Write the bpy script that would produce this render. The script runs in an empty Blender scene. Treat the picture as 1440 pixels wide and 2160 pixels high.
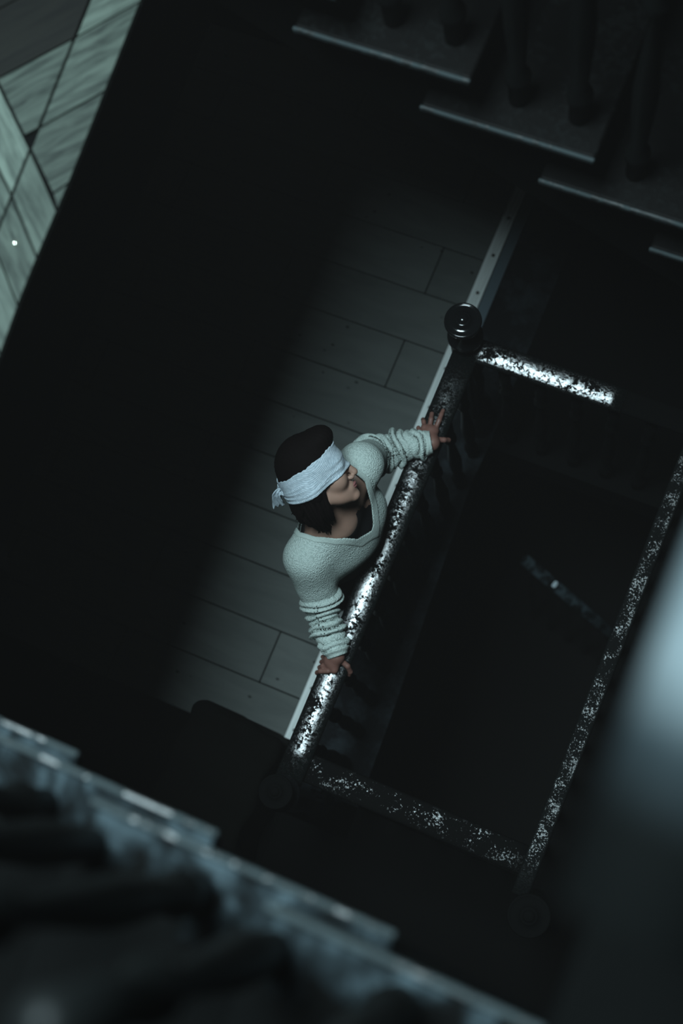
import bpy, bmesh, math, random
import numpy as np
from mathutils import Vector, Matrix
random.seed(4); RNG = np.random.default_rng(7)
S = bpy.context.scene
COL = S.collection
PI = math.pi

# ------------------------------------------------------------------ camera, world, light
CAM = np.array([0.0, 0.0, 5.6])
cd = bpy.data.cameras.new('camera'); cam = bpy.data.objects.new('camera', cd); COL.objects.link(cam)
cd.sensor_fit = 'VERTICAL'; cd.sensor_height = 36.0; cd.sensor_width = 24.0; cd.lens = 50.0
cd.clip_start = 0.05; cd.clip_end = 60
right = Vector((0.91252, 0.38502, -0.13804)); down = Vector((0.34833, -0.90843, -0.23114)); fwd = right.cross(down).normalized()
cam.matrix_world = Matrix(((right.x, -down.x, -fwd.x, 0), (right.y, -down.y, -fwd.y, 0), (right.z, -down.z, -fwd.z, 5.6), (0, 0, 0, 1)))
cd.dof.use_dof = True; cd.dof.focus_distance = 4.2; cd.dof.aperture_fstop = 1.8; cd.dof.aperture_blades = 9
S.camera = cam
S.view_settings.view_transform = 'Standard'; S.view_settings.look = 'None'
S.view_settings.gamma = 1.0; S.view_settings.use_curve_mapping = False; S.view_settings.exposure = 0.0
w = bpy.data.worlds.new('dim_night_air'); S.world = w; w.use_nodes = True
w.node_tree.nodes['Background'].inputs[0].default_value = (0.85, 1.0, 1.0, 1); w.node_tree.nodes['Background'].inputs[1].default_value = 0.006

def area(name, loc, size, power, color, target=None):
    l = bpy.data.lights.new(name, 'AREA'); l.shape = 'RECTANGLE'; l.size, l.size_y = size; l.energy = power; l.color = color
    o = bpy.data.objects.new(name, l); COL.objects.link(o); o.location = loc
    if target: o.rotation_euler = (Vector(target) - Vector(loc)).to_track_quat('-Z', 'Y').to_euler()
    return o
area('skylight', (-1.45, 0.82, 7.3), (1.65, 1.95), 545, (0.70, 0.93, 1.0))

# ------------------------------------------------------------------ materials
def mat(name, col, rough=0.5, spec=0.5, metal=0.0):
    m = bpy.data.materials.new(name); m.use_nodes = True
    b = m.node_tree.nodes['Principled BSDF']
    b.inputs['Base Color'].default_value = (*col, 1); b.inputs['Roughness'].default_value = rough
    b.inputs['Specular IOR Level'].default_value = spec; b.inputs['Metallic'].default_value = metal
    return m
class NT:
    def __init__(s, m): s.t = m.node_tree; s.b = s.t.nodes['Principled BSDF']
    def n(s, kind, **kw):
        o = s.t.nodes.new(kind)
        for k, v in kw.items():
            if k.startswith('i_'):
                key = k[2:]; o.inputs[int(key) if key.isdigit() else key].default_value = v
            else: setattr(o, k, v)
        return o
    def l(s, a, b): s.t.links.new(a, b)
    def coord(s, scale=(1, 1, 1), rot=(0, 0, 0), obj=True):
        c = s.n('ShaderNodeTexCoord'); m = s.n('ShaderNodeMapping'); m.inputs['Scale'].default_value = scale; m.inputs['Rotation'].default_value = rot
        s.l(c.outputs['Object'], m.inputs['Vector']); return m.outputs['Vector']
    def noise(s, v, sc, det=4, rough=0.6, dist=0.0):
        o = s.n('ShaderNodeTexNoise', i_Scale=sc, i_Detail=det, i_Roughness=rough, i_Distortion=dist); s.l(v, o.inputs['Vector']); return o.outputs['Fac']
    def ramp(s, f, stops):
        r = s.n('ShaderNodeValToRGB'); e = r.color_ramp.elements
        while len(e) < len(stops): e.new(0.5)
        for x, (p, c) in zip(e, stops):
            x.position = p; x.color = (*c, 1) if not np.isscalar(c) else (c, c, c, 1)
        s.l(f, r.inputs['Fac']); return r.outputs['Color']
    def bump(s, h, strength, dist):
        b = s.n('ShaderNodeBump', i_Strength=strength, i_Distance=dist); s.l(h, b.inputs['Height'])
        s.l(b.outputs['Normal'], s.b.inputs['Normal']); return b

def flaked(name, col, worn, sc=70, cover=0.52, bd=0.004, rlo=0.12):
    m = mat(name, col, 0.2, 0.5); t = NT(m); v = t.coord()
    n1 = t.noise(v, sc, 5, 0.65, 0.3); n2 = t.noise(v, sc*0.16, 3, 0.5)
    mx = t.n('ShaderNodeMath', operation='MULTIPLY_ADD', i_1=0.45); t.l(n2, mx.inputs[0])
    ad = t.n('ShaderNodeMath', operation='MULTIPLY', i_1=0.7); t.l(n1, ad.inputs[0]); t.l(ad.outputs[0], mx.inputs[2])
    f = mx.outputs[0]
    t.l(t.ramp(f, [(cover, rlo), (cover+0.04, 0.75)]), t.b.inputs['Roughness'])
    t.l(t.ramp(f, [(cover, 0.85), (cover+0.04, 0.03)]), t.b.inputs['Specular IOR Level'])
    t.l(t.ramp(f, [(cover-0.02, col), (cover+0.06, worn)]), t.b.inputs['Base Color'])
    t.bump(f, 0.6, bd); return m
M = {}
M['lacquer'] = flaked('chipped_black_lacquer', (0.003, 0.004, 0.004), (0.002, 0.0022, 0.0022), 90, 0.575, 0.0021, 0.11)
M['lacquer_fine'] = flaked('worn_black_lacquer', (0.003, 0.004, 0.004), (0.003, 0.0035, 0.0035), 150, 0.50, 0.004, 0.22)
M['lacquer_dim'] = flaked('flaked_black_paint', (0.002, 0.0025, 0.0025), (0.0015, 0.0016, 0.0016), 120, 0.45, 0.004, 0.25)
M['tread'] = mat('black_tread_painted_light', (0.0016, 0.0018, 0.0018), 0.7, 0.03)
t = NT(M['tread']); v = t.coord()                       # patchy light on the flaked open ends, fading to shade, is painted in
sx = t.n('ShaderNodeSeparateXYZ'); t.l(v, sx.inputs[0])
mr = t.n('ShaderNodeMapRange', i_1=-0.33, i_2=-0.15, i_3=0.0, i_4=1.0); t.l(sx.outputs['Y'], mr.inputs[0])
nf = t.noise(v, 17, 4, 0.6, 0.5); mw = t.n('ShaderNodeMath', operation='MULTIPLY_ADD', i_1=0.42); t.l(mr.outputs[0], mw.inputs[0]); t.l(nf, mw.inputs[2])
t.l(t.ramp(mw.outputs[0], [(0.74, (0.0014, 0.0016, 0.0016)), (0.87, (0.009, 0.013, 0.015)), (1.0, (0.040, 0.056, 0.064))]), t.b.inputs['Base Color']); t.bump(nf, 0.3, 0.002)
M['tread_dark'] = flaked('black_painted_tread', (0.0015, 0.0015, 0.0015), (0.004, 0.0045, 0.0045), 60, 0.62, 0.002, 0.55)
M['tread_dark'].node_tree.nodes['Principled BSDF'].inputs['Specular IOR Level'].default_value = 0.05
for l_ in list(M['tread_dark'].node_tree.links):
    if l_.to_socket.name == 'Specular IOR Level': M['tread_dark'].node_tree.links.remove(l_)
M['edge_glint'] = flaked('tread_edge_glint', (0.006, 0.008, 0.008), (0.034, 0.043, 0.045), 32, 0.53, 0.003, 0.4)  # paler colour stands for light caught on the tread edges
M['gloss'] = mat('glossy_black_paint', (0.004, 0.0045, 0.005), 0.10, 0.45)
M['dull'] = mat('dull_black_paint', (0.003, 0.0035, 0.0035), 0.45, 0.12)
M['satin'] = mat('black_rail_painted_sheen', (0.003, 0.0035, 0.0035), 0.45, 0.2)
t = NT(M['satin']); v = t.coord()                       # pale sheen on the near banister, painted in and fading along it
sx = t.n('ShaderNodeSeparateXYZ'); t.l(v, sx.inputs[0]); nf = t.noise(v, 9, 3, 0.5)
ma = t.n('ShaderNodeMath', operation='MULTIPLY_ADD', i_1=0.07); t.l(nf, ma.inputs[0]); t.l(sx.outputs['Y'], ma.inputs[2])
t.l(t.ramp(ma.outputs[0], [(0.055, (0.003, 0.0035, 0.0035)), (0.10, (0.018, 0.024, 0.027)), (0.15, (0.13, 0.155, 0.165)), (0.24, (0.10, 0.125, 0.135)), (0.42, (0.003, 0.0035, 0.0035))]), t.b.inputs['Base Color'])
M['black'] = mat('matt_black_paint', (0.0015, 0.0017, 0.0017), 0.85, 0.03)
M['ledge'] = mat('dusty_black_ledge', (0.014, 0.017, 0.018), 0.8, 0.06)
t = NT(M['ledge']); v = t.coord(); t.l(t.ramp(t.noise(v, 7, 6, 0.7), [(0.48, (0.005, 0.006, 0.007)), (0.78, (0.028, 0.036, 0.042))]), t.b.inputs['Base Color'])
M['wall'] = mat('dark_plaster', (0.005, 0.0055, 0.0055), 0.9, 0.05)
M['cloth'] = mat('black_cloth', (0.003, 0.0032, 0.0027), 0.9, 0.03)

def wood(name, c1, c2, grain, knots, rough=0.5, gs=(2.0, 22, 22)):
    m = mat(name, c1, rough, 0.08); t = NT(m); v = t.coord(gs)
    oi = t.n('ShaderNodeObjectInfo'); ad = t.n('ShaderNodeVectorMath', operation='ADD'); sc = t.n('ShaderNodeVectorMath', operation='SCALE', i_Scale=37.0)
    cb = t.n('ShaderNodeCombineXYZ'); t.l(oi.outputs['Random'], cb.inputs[0]); t.l(oi.outputs['Random'], cb.inputs[1]); t.l(cb.outputs[0], sc.inputs[0])
    t.l(v, ad.inputs[0]); t.l(sc.outputs[0], ad.inputs[1])
    f = t.noise(ad.outputs[0], 1.6, 6, 0.6, 0.8)
    col = t.ramp(f, [(0.3, c2), (0.62, c1)])
    v2 = t.coord((9, 14, 9)); a2 = t.n('ShaderNodeVectorMath', operation='ADD'); t.l(v2, a2.inputs[0]); t.l(sc.outputs[0], a2.inputs[1])
    vo = t.n('ShaderNodeTexVoronoi', i_Scale=1.0); t.l(a2.outputs[0], vo.inputs['Vector'])
    kn = t.ramp(vo.outputs['Distance'], [(0.05, 0.25), (knots, 1.0)])
    mu = t.n('ShaderNodeMixRGB', blend_type='MULTIPLY'); mu.inputs[0].default_value = 1; t.l(col, mu.inputs[1]); t.l(kn, mu.inputs[2])
    va = t.n('ShaderNodeMath', operation='MULTIPLY_ADD', i_1=grain, i_2=1-grain*0.5); t.l(oi.outputs['Random'], va.inputs[0])
    m2 = t.n('ShaderNodeMixRGB', blend_type='MULTIPLY'); m2.inputs[0].default_value = 1; t.l(mu.outputs[0], m2.inputs[1]); t.l(va.outputs[0], m2.inputs[2])
    t.l(m2.outputs[0], t.b.inputs['Base Color']); t.bump(f, 0.15, 0.002); return m
M['plank'] = wood('grey_wood_plank', (0.126, 0.137, 0.130), (0.100, 0.110, 0.105), 0.16, 0.10, gs=(2, 9, 9))
M['parquet_dark'] = wood('dark_parquet', (0.006, 0.006, 0.005), (0.003, 0.003, 0.003), 0.3, 0.1)  # darker parquet blocks, away from the well edge
M['parquet'] = wood('pale_parquet', (0.062, 0.076, 0.064), (0.014, 0.018, 0.016), 0.9, 0.22, gs=(5, 40, 40))
M['trim'] = wood('pale_ridged_strip', (0.88, 0.92, 0.90), (0.74, 0.78, 0.76), 0.1, 0.02, gs=(30, 2, 30))
M['screw'] = mat('dull_screw', (0.10, 0.10, 0.09), 0.4, 0.5, 0.6)
M['brass'] = mat('bright_stud', (0.9, 0.9, 0.75), 0.2, 0.5, 0.9)
M['face'] = mat('blue_grey_paint', (0.10, 0.135, 0.155), 0.7, 0.2)
M['paper'] = mat('pale_scrap', (0.7, 0.8, 0.85), 0.9, 0.1)

M['skin'] = mat('skin', (0.46, 0.30, 0.235), 0.45, 0.35)
t = NT(M['skin']); t.b.inputs['Subsurface Weight'].default_value = 0.08; t.b.inputs['Subsurface Radius'].default_value = (0.01, 0.004, 0.002); t.b.inputs['Subsurface Scale'].default_value = 0.5
v = t.coord(); fc = t.ramp(t.noise(v, 14, 4), [(0.35, (0.31, 0.18, 0.135)), (0.65, (0.27, 0.165, 0.125))])
sx = t.n('ShaderNodeSeparateXYZ'); t.l(v, sx.inputs[0])          # hands redder than the face; the shade on them is put into the colour
mr = t.n('ShaderNodeMapRange', i_1=1.03, i_2=1.08, i_3=1.0, i_4=0.0); t.l(sx.outputs['Z'], mr.inputs[0])
mx = t.n('ShaderNodeMixRGB'); mx.inputs[2].default_value = (0.14, 0.066, 0.052, 1); t.l(mr.outputs[0], mx.inputs[0]); t.l(fc, mx.inputs[1]); t.l(mx.outputs[0], t.b.inputs['Base Color'])
M['lips'] = mat('lips', (0.20, 0.075, 0.072), 0.45, 0.3)
M['hair'] = mat('dark_hair', (0.0035, 0.0022, 0.0022), 0.75, 0.03)
M['trouser'] = mat('black_trousers', (0.010, 0.010, 0.011), 0.85, 0.15)
M['camisole'] = mat('black_camisole', (0.008, 0.008, 0.009), 0.8, 0.15)
M['knit'] = mat('pale_green_knit', (0.36, 0.42, 0.39), 0.9, 0.1)
t = NT(M['knit']); v = t.coord()
vo = t.n('ShaderNodeTexVoronoi', i_Scale=230.0); t.l(v, vo.inputs['Vector'])
ns = t.noise(v, 160, 3, 0.7)
t.l(t.ramp(ns, [(0.30, (0.26, 0.315, 0.295)), (0.52, (0.42, 0.485, 0.455))]), t.b.inputs['Base Color'])
t.bump(vo.outputs['Distance'], 0.7, 0.004)
M['rib'] = mat('ribbed_knit', (0.38, 0.44, 0.41), 0.9, 0.1)
t = NT(M['rib']); v = t.coord(); n = t.noise(v, 260, 2); t.bump(n, 0.6, 0.003)
M['hole'] = mat('eyelet_shadow_yarn', (0.02, 0.024, 0.023), 0.9, 0.1)
M['gauze'] = mat('white_gauze', (0.58, 0.65, 0.72), 0.95, 0.05)
t = NT(M['gauze']); v = t.coord()
wa = t.n('ShaderNodeTexWave', i_Scale=95.0, i_Distortion=2.5, i_Detail=2.0); wa.bands_direction = 'Z'; t.l(v, wa.inputs['Vector'])
n = t.noise(v, 120, 4, 0.7)
ad = t.n('ShaderNodeMath', operation='ADD'); t.l(wa.outputs['Fac'], ad.inputs[0]); t.l(n, ad.inputs[1])
t.l(t.ramp(n, [(0.3, (0.32, 0.385, 0.435)), (0.6, (0.47, 0.535, 0.59))]), t.b.inputs['Base Color'])
t.bump(ad.outputs[0], 0.35, 0.002)

# ------------------------------------------------------------------ object helpers
def tag(o, label=None, cat=None, group=None, kind=None):
    for k, x in (('label', label), ('category', cat), ('group', group), ('kind', kind)):
        if x: o[k] = x
    return o
def empty(name, loc, **kw):
    o = bpy.data.objects.new(name, None); COL.objects.link(o); o.location = loc; o.empty_display_size = 0.1
    return tag(o, **kw)
ORIG = {}
def worldloc(o):
    l = Vector(o.location)
    while o.parent: o = o.parent; l += Vector(o.location)
    return l
def link(name, me, m, parent=None, loc=None, smooth=False):
    """me is in world coordinates when loc is None, else local around loc (world)."""
    o = bpy.data.objects.new(name, me); COL.objects.link(o)
    if me.materials: pass
    else: me.materials.append(m)
    base = worldloc(parent) if parent else Vector((0, 0, 0))
    if parent: o.parent = parent
    o.location = (Vector(loc) - base) if loc is not None else -base
    if smooth:
        me.polygons.foreach_set('use_smooth', [True]*len(me.polygons))
    return o
def mesh(V, Fc):
    me = bpy.data.meshes.new('mesh'); me.from_pydata([tuple(map(float, p)) for p in V], [], [tuple(f) for f in Fc]); me.update(); return me
class MB:
    def __init__(s): s.v = []; s.f = []
    def add(s, V, Fc):
        b = len(s.v); s.v += [tuple(map(float, p)) for p in V]; s.f += [tuple(i+b for i in f) for f in Fc]; return s
    def box(s, x0, x1, y0, y1, z0, z1):
        V = [(x, y, z) for z in (z0, z1) for y in (y0, y1) for x in (x0, x1)]
        return s.add(V, [(0, 2, 3, 1), (4, 5, 7, 6), (0, 1, 5, 4), (2, 6, 7, 3), (0, 4, 6, 2), (1, 3, 7, 5)])
    def prism(s, poly, z0, z1):
        n = len(poly); V = [(x, y, z0) for x, y in poly] + [(x, y, z1) for x, y in poly]
        return s.add(V, [tuple(range(n))[::-1], tuple(range(n, 2*n))] + [(i, (i+1) % n, n+(i+1) % n, n+i) for i in range(n)])
    def lathe(s, prof, c=(0, 0, 0), n=20):
        V = []; Fc = []
        for r, z in prof:
            for i in range(n):
                a = 2*PI*i/n; V.append((c[0]+r*math.cos(a), c[1]+r*math.sin(a), c[2]+z))
        for j in range(len(prof)-1):
            for i in range(n):
                k = (i+1) % n; Fc.append((j*n+i, j*n+k, (j+1)*n+k, (j+1)*n+i))
        Fc.append(tuple(range(n))[::-1]); Fc.append(tuple(range((len(prof)-1)*n, len(prof)*n)))
        return s.add(V, Fc)
    def sweep(s, prof, p0, p1, up=(0, 0, 1), seg=1):
        """closed profile [(a,b)] (a sideways, b up) swept from p0 to p1"""
        p0, p1 = np.array(p0, float), np.array(p1, float); d = p1-p0; d /= np.linalg.norm(d)
        sd = np.cross(d, up); sd /= np.linalg.norm(sd); u = np.cross(sd, d); n = len(prof); V = []; Fc = []
        for k in range(seg+1):
            c = p0+(p1-p0)*k/seg
            for a, b in prof: V.append(c+sd*a+u*b)
        for k in range(seg):
            for i in range(n):
                j = (i+1) % n; Fc.append((k*n+i, k*n+j, (k+1)*n+j, (k+1)*n+i))
        Fc.append(tuple(range(n))[::-1]); Fc.append(tuple(range(seg*n, seg*n+n)))
        return s.add(V, Fc)
    def tube(s, pts, rad, n=8, flat=1.0):
        pts = [np.array(p, float) for p in pts]; V = []; Fc = []; up = np.array([0.3, 0.2, 0.9])
        for k, p in enumerate(pts):
            d = pts[min(k+1, len(pts)-1)]-pts[max(k-1, 0)]; d /= max(np.linalg.norm(d), 1e-9)
            a = np.cross(d, up); a /= max(np.linalg.norm(a), 1e-9); b = np.cross(a, d)
            for i in range(n):
                q = 2*PI*i/n; V.append(p+rad[k]*(a*math.cos(q)+b*math.sin(q)*flat))
        for k in range(len(pts)-1):
            for i in range(n):
                j = (i+1) % n; Fc.append((k*n+i, k*n+j, (k+1)*n+j, (k+1)*n+i))
        Fc.append(tuple(range(n))[::-1]); Fc.append(tuple(range((len(pts)-1)*n, len(pts)*n)))
        return s.add(V, Fc)
    def mesh(s, loc=None):
        if loc is not None: return mesh(np.array(s.v)-np.array(loc), s.f)
        return mesh(s.v, s.f)
def bevel(me, w=0.004, seg=2):
    bm = bmesh.new(); bm.from_mesh(me); bmesh.ops.recalc_face_normals(bm, faces=bm.faces)
    bmesh.ops.bevel(bm, geom=[e for e in bm.edges], offset=w, segments=seg, affect='EDGES', profile=0.5); bm.to_mesh(me); bm.free(); return me
def copy(o, parent, loc):
    c = o.copy(); COL.objects.link(c); c.parent = parent; c.location = loc
    for k in ('label', 'group', 'category'):
        if k in c: del c[k]
    return c

# ------------------------------------------------------------------ signed-distance modelling (organic shapes)
class Grid:
    def __init__(s, lo, hi, h):
        s.lo = np.array(lo, np.float32); s.h = h; s.n = np.ceil((np.array(hi)-np.array(lo))/h).astype(int)+1
        s.d = np.full(s.n, 1.0, np.float32)
    def sub(s, lo, hi):
        a = np.clip(np.floor((np.array(lo)-s.lo)/s.h).astype(int), 0, s.n); b = np.clip(np.ceil((np.array(hi)-s.lo)/s.h).astype(int)+1, 0, s.n)
        sl = tuple(slice(x, y) for x, y in zip(a, b))
        ax = [s.lo[i]+s.h*np.arange(a[i], b[i], dtype=np.float32) for i in range(3)]
        return sl, np.stack(np.meshgrid(*ax, indexing='ij'), -1)
    def points(s):
        ax = [s.lo[i]+s.h*np.arange(s.n[i], dtype=np.float32) for i in range(3)]
        return np.stack(np.meshgrid(*ax, indexing='ij'), -1)
    def union(s, prims):
        for f, lo, hi, k in prims:
            m = 0.02+2*k; sl, P = s.sub(np.array(lo)-m, np.array(hi)+m)
            if P.size == 0: continue
            s.d[sl] = smin(s.d[sl], f(P), k)
    def mesh(s):
        d = s.d; d[[0, -1]] = 1; d[:, [0, -1]] = 1; d[:, :, [0, -1]] = 1
        ins = d < 0; nx, ny, nz = ins.shape
        cnt = np.zeros((nx-1, ny-1, nz-1), np.uint8)
        for i in (0, 1):
            for j in (0, 1):
                for k in (0, 1): cnt += ins[i:nx-1+i, j:ny-1+j, k:nz-1+k]
        act = np.argwhere((cnt > 0) & (cnt < 8)); del cnt
        idx = np.full((nx-1, ny-1, nz-1), -1, np.int32); idx[tuple(act.T)] = np.arange(len(act))
        cor = [(i, j, k) for i in (0, 1) for j in (0, 1) for k in (0, 1)]
        val = np.stack([d[act[:, 0]+i, act[:, 1]+j, act[:, 2]+k] for i, j, k in cor], 1)
        acc = np.zeros((len(act), 3)); num = np.zeros(len(act))
        for a in range(8):
            for b in range(a+1, 8):
                ca, cb = np.array(cor[a]), np.array(cor[b])
                if np.abs(ca-cb).sum() != 1: continue
                va, vb = val[:, a], val[:, b]; c = (va < 0) != (vb < 0)
                tt = np.where(c, va/np.where(c, va-vb, 1), 0)
                acc += np.where(c[:, None], ca+(cb-ca)*tt[:, None], 0); num += c
        V = s.lo+s.h*(act+acc/num[:, None])
        Fs = []
        for ax in range(3):
            A = [slice(None)]*3; B = [slice(None)]*3; A[ax] = slice(0, -1); B[ax] = slice(1, None)
            e = np.argwhere(ins[tuple(A)] != ins[tuple(B)]); u, v = (ax+1) % 3, (ax+2) % 3
            flip = ins[tuple(A)][tuple(e.T)]
            q = []
            for du, dv in ((-1, -1), (0, -1), (0, 0), (-1, 0)):
                c = e.copy(); c[:, u] += du; c[:, v] += dv; q.append(idx[tuple(c.T)])
            q = np.stack(q, 1); q[~flip] = q[~flip][:, ::-1]; Fs.append(q)
        Fs = np.concatenate(Fs); Fs = Fs[(Fs >= 0).all(1)]
        return np.asarray(V, np.float32), Fs
def np_mesh(V, Fq, origin=(0, 0, 0)):
    me = bpy.data.meshes.new('mesh'); V = (V-np.array(origin, np.float32)).astype(np.float32)
    me.vertices.add(len(V)); me.vertices.foreach_set('co', V.ravel())
    n = len(Fq); me.loops.add(4*n); me.loops.foreach_set('vertex_index', Fq.astype(np.int32).ravel())
    me.polygons.add(n); me.polygons.foreach_set('loop_start', np.arange(0, 4*n, 4, dtype=np.int32))
    me.polygons.foreach_set('use_smooth', np.ones(n, bool)); me.update(); me.validate(); return me
def smin(a, b, k):
    if k <= 0: return np.minimum(a, b)
    h = np.clip(0.5+0.5*(b-a)/k, 0, 1); return b+(a-b)*h-k*h*(1-h)
def rc(a, b, ra, rb, k=0.02, grow=0.0):
    a, b = np.array(a, np.float32), np.array(b, np.float32); ra += grow; rb += grow; ab = b-a; L = max(float(ab@ab), 1e-9)
    def f(P):
        tt = np.clip(((P-a)@ab)/L, 0, 1); return np.linalg.norm(P-a-tt[..., None]*ab, axis=-1)-(ra+(rb-ra)*tt)
    m = max(ra, rb); return (f, np.minimum(a, b)-m, np.maximum(a, b)+m, k)
def el(c, r, R=None, k=0.02, grow=0.0):
    c = np.array(c, np.float32); r = np.array(r, np.float32)+grow; R = np.eye(3, dtype=np.float32) if R is None else np.array(R, np.float32)
    def f(P):
        q = (P-c)@R; k0 = np.linalg.norm(q/r, axis=-1); k1 = np.linalg.norm(q/(r*r), axis=-1)
        return k0*(k0-1)/np.maximum(k1, 1e-6)
    m = float(r.max()); return (f, c-m, c+m, k)
def ev(prims, P):
    d = np.full(P.shape[:-1], 1.0, np.float32)
    for f, lo, hi, k in prims: d = smin(d, f(P), k)
    return d
def polysd(P2, poly):
    """signed distance to a 2-D polygon (negative inside)"""
    poly = np.array(poly, np.float32); d = np.full(P2.shape[:-1], 9.0, np.float32); ins = np.zeros(P2.shape[:-1], bool); n = len(poly)
    for i in range(n):
        a, b = poly[i], poly[(i+1) % n]; e = b-a; wv = P2-a
        tt = np.clip((wv@e)/(e@e), 0, 1); d = np.minimum(d, np.linalg.norm(wv-tt[..., None]*e, axis=-1))
        c = (a[1] > P2[..., 1]) != (b[1] > P2[..., 1])
        xx = a[0]+(P2[..., 1]-a[1])/np.where(abs(e[1]) < 1e-9, 1e-9, e[1])*e[0]; ins ^= c & (P2[..., 0] < xx)
    return np.where(ins, -d, d)

# ================================================================== STRUCTURE
H0 = -3.2
# ---- woman's floor: grey planks
fl = empty('floor', (-1.8, 1.0, 0), kind='structure')
link('subfloor', MB().box(-4.0, -1.10, -0.6, 4.0, -0.25, -0.012).box(-1.10, -1.005, -2.0, 0.04, -0.25, -0.012).mesh(), M['black'], fl)
tile = bevel(MB().box(-0.598, 0.598, -0.1085, 0.1085, -0.012, 0.0).mesh(), 0.003, 1)
ROW, Y1 = 0.2205, 1.725
first = None
for r in range(-5, 11):
    yc = Y1-ROW*(r+0.5)      # row 0 lies just below the joint at Y1
    if yc < 0: break
    off = 0.0 if r % 2 == 0 else 0.6
    for k in range(-2, 2):
        x0 = -1.285+off+1.2*k; x1 = x0+1.2
        if x0 > -1.12 or x1 < -3.6: continue
        if x1 > -1.095:       # cut against the edge strip
            me = bevel(MB().box(0.002, -1.102-x0, -0.1085, 0.1085, -0.012, 0).mesh(), 0.003, 1)
            link('plank', me, M['plank'], fl, (x0, yc, 0))
        else:
            link('plank', tile, M['plank'], fl, (x0+0.6, yc, 0))
# ---- ridged edge strip with screws
tr = empty('trim_1', (-1.075, 1.0, 0), kind='structure')
prof = [(-0.025, -0.004), (-0.025, 0.008)]
for i in range(25):
    a = -0.025+0.05*i/24; prof.append((a, 0.0095+0.0025*math.cos(2*PI*i/8)))
prof += [(0.025, 0.008), (0.025, -0.004)]
link('edge_strip', MB().sweep(prof, (-1.0765, 0.02, 0), (-1.0765, 2.9, 0), seg=1).mesh(), M['trim'], tr)
sc_me = MB().lathe([(0.0075, 0), (0.0075, 0.003), (0.004, 0.005), (0.001, 0.0052)], n=12).mesh(); sc_me.materials.append(M['screw'])
for k in range(15): link('screw', sc_me, M['screw'], tr, (-1.074, 0.06+0.178*k, 0.010))
st = link('trim_2', MB().box(-1.05, -1.005, 0.04, 2.9, -0.20, -0.004).mesh(), M['face']); tag(st, kind='structure')
# ---- the black ledge that carries the well railing, with its worn uneven inner edge
led = MB()
led.prism([(-1.005, -0.25), (-0.725, -0.25), (-0.745, 0.3), (-0.775, 0.8), (-0.80, 1.25), (-0.79, 1.42), (-0.79, 2.9), (-1.005, 2.9)], -0.22, -0.02)
tag(link('floor_ledge_left', led.mesh(), M['ledge']), kind='structure').name = 'trim_3'
fr = MB().box(-0.79, 2.2, 1.42, 2.9, -0.22, -0.02).box(-0.005-0.06, 2.2, -0.12, 1.42, -0.22, -0.02).box(-1.005, 2.2, -2.0, -0.12, -0.22, -0.02)
tag(link('floor', fr.mesh(), M['black']), kind='structure')
# ---- walls of the well below, bottom floor
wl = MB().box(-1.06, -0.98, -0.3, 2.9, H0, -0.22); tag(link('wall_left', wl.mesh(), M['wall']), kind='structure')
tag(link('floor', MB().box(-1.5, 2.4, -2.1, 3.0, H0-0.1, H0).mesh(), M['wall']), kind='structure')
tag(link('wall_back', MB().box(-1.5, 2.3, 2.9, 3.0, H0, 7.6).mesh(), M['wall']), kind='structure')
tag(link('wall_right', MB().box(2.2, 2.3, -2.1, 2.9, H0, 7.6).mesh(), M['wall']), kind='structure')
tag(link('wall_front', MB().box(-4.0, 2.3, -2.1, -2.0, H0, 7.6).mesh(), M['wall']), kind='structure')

# ---- upper landing: slab, fascia, herringbone parquet
UP = 3.2
edge = [(-1.235, 0.15), (-1.252, 0.44), (-1.268, 0.591), (-1.278, 0.809), (-1.292, 1.0), (-1.308, 1.216), (-1.33, 1.6)]
uf = empty('floor', (-1.4, 0.8, UP), kind='structure')
sl = edge+[(-1.33, 2.9), (-3.6, 2.9), (-3.6, -2.0), (-1.2, -2.0), (-1.2, 0.1)]
link('slab', MB().prism(sl[::-1], UP-0.34, UP-0.013).mesh(), M['black'], uf)
def clip(poly, half):
    out = []; (a, b, c) = half   # keep a*x+b*y<=c
    for i in range(len(poly)):
        p, q = poly[i], poly[(i+1) % len(poly)]; fp = a*p[0]+b*p[1]-c; fq = a*q[0]+b*q[1]-c
        if fp <= 0: out.append(p)
        if (fp < 0) != (fq < 0) and fp != fq:
            tt = fp/(fp-fq); out.append((p[0]+(q[0]-p[0])*tt, p[1]+(q[1]-p[1])*tt))
    return out
def shrink(poly, g):
    cx = sum(p[0] for p in poly)/len(poly); cy = sum(p[1] for p in poly)/len(poly); o = []
    for x, y in poly:
        d = math.hypot(x-cx, y-cy); k = max(0, 1-g*1.3/max(d, 1e-6)); o.append((cx+(x-cx)*k, cy+(y-cy)*k))
    return o
def area2(p): return 0.5*sum(p[i][0]*p[(i+1) % len(p)][1]-p[(i+1) % len(p)][0]*p[i][1] for i in range(len(p)))
EA = math.atan2(0.76, -0.058)            # edge runs nearly along +y
ux = (math.cos(EA), math.sin(EA))        # along the edge
nx_ = (math.sin(EA), -math.cos(EA))      # towards the well (+x)
def fr2w(a, b): return (-1.268+ux[0]*a+nx_[0]*b, 0.591+ux[1]*a+nx_[1]*b)
def halfw(a, b, c, sgn=1):               # half plane in frame coords -> keep poly in frame coords
    return (a*sgn, b*sgn, c*sgn)
parquet_pieces = []
SPLIT = 0.178                             # where the two slants of block meet
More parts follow.
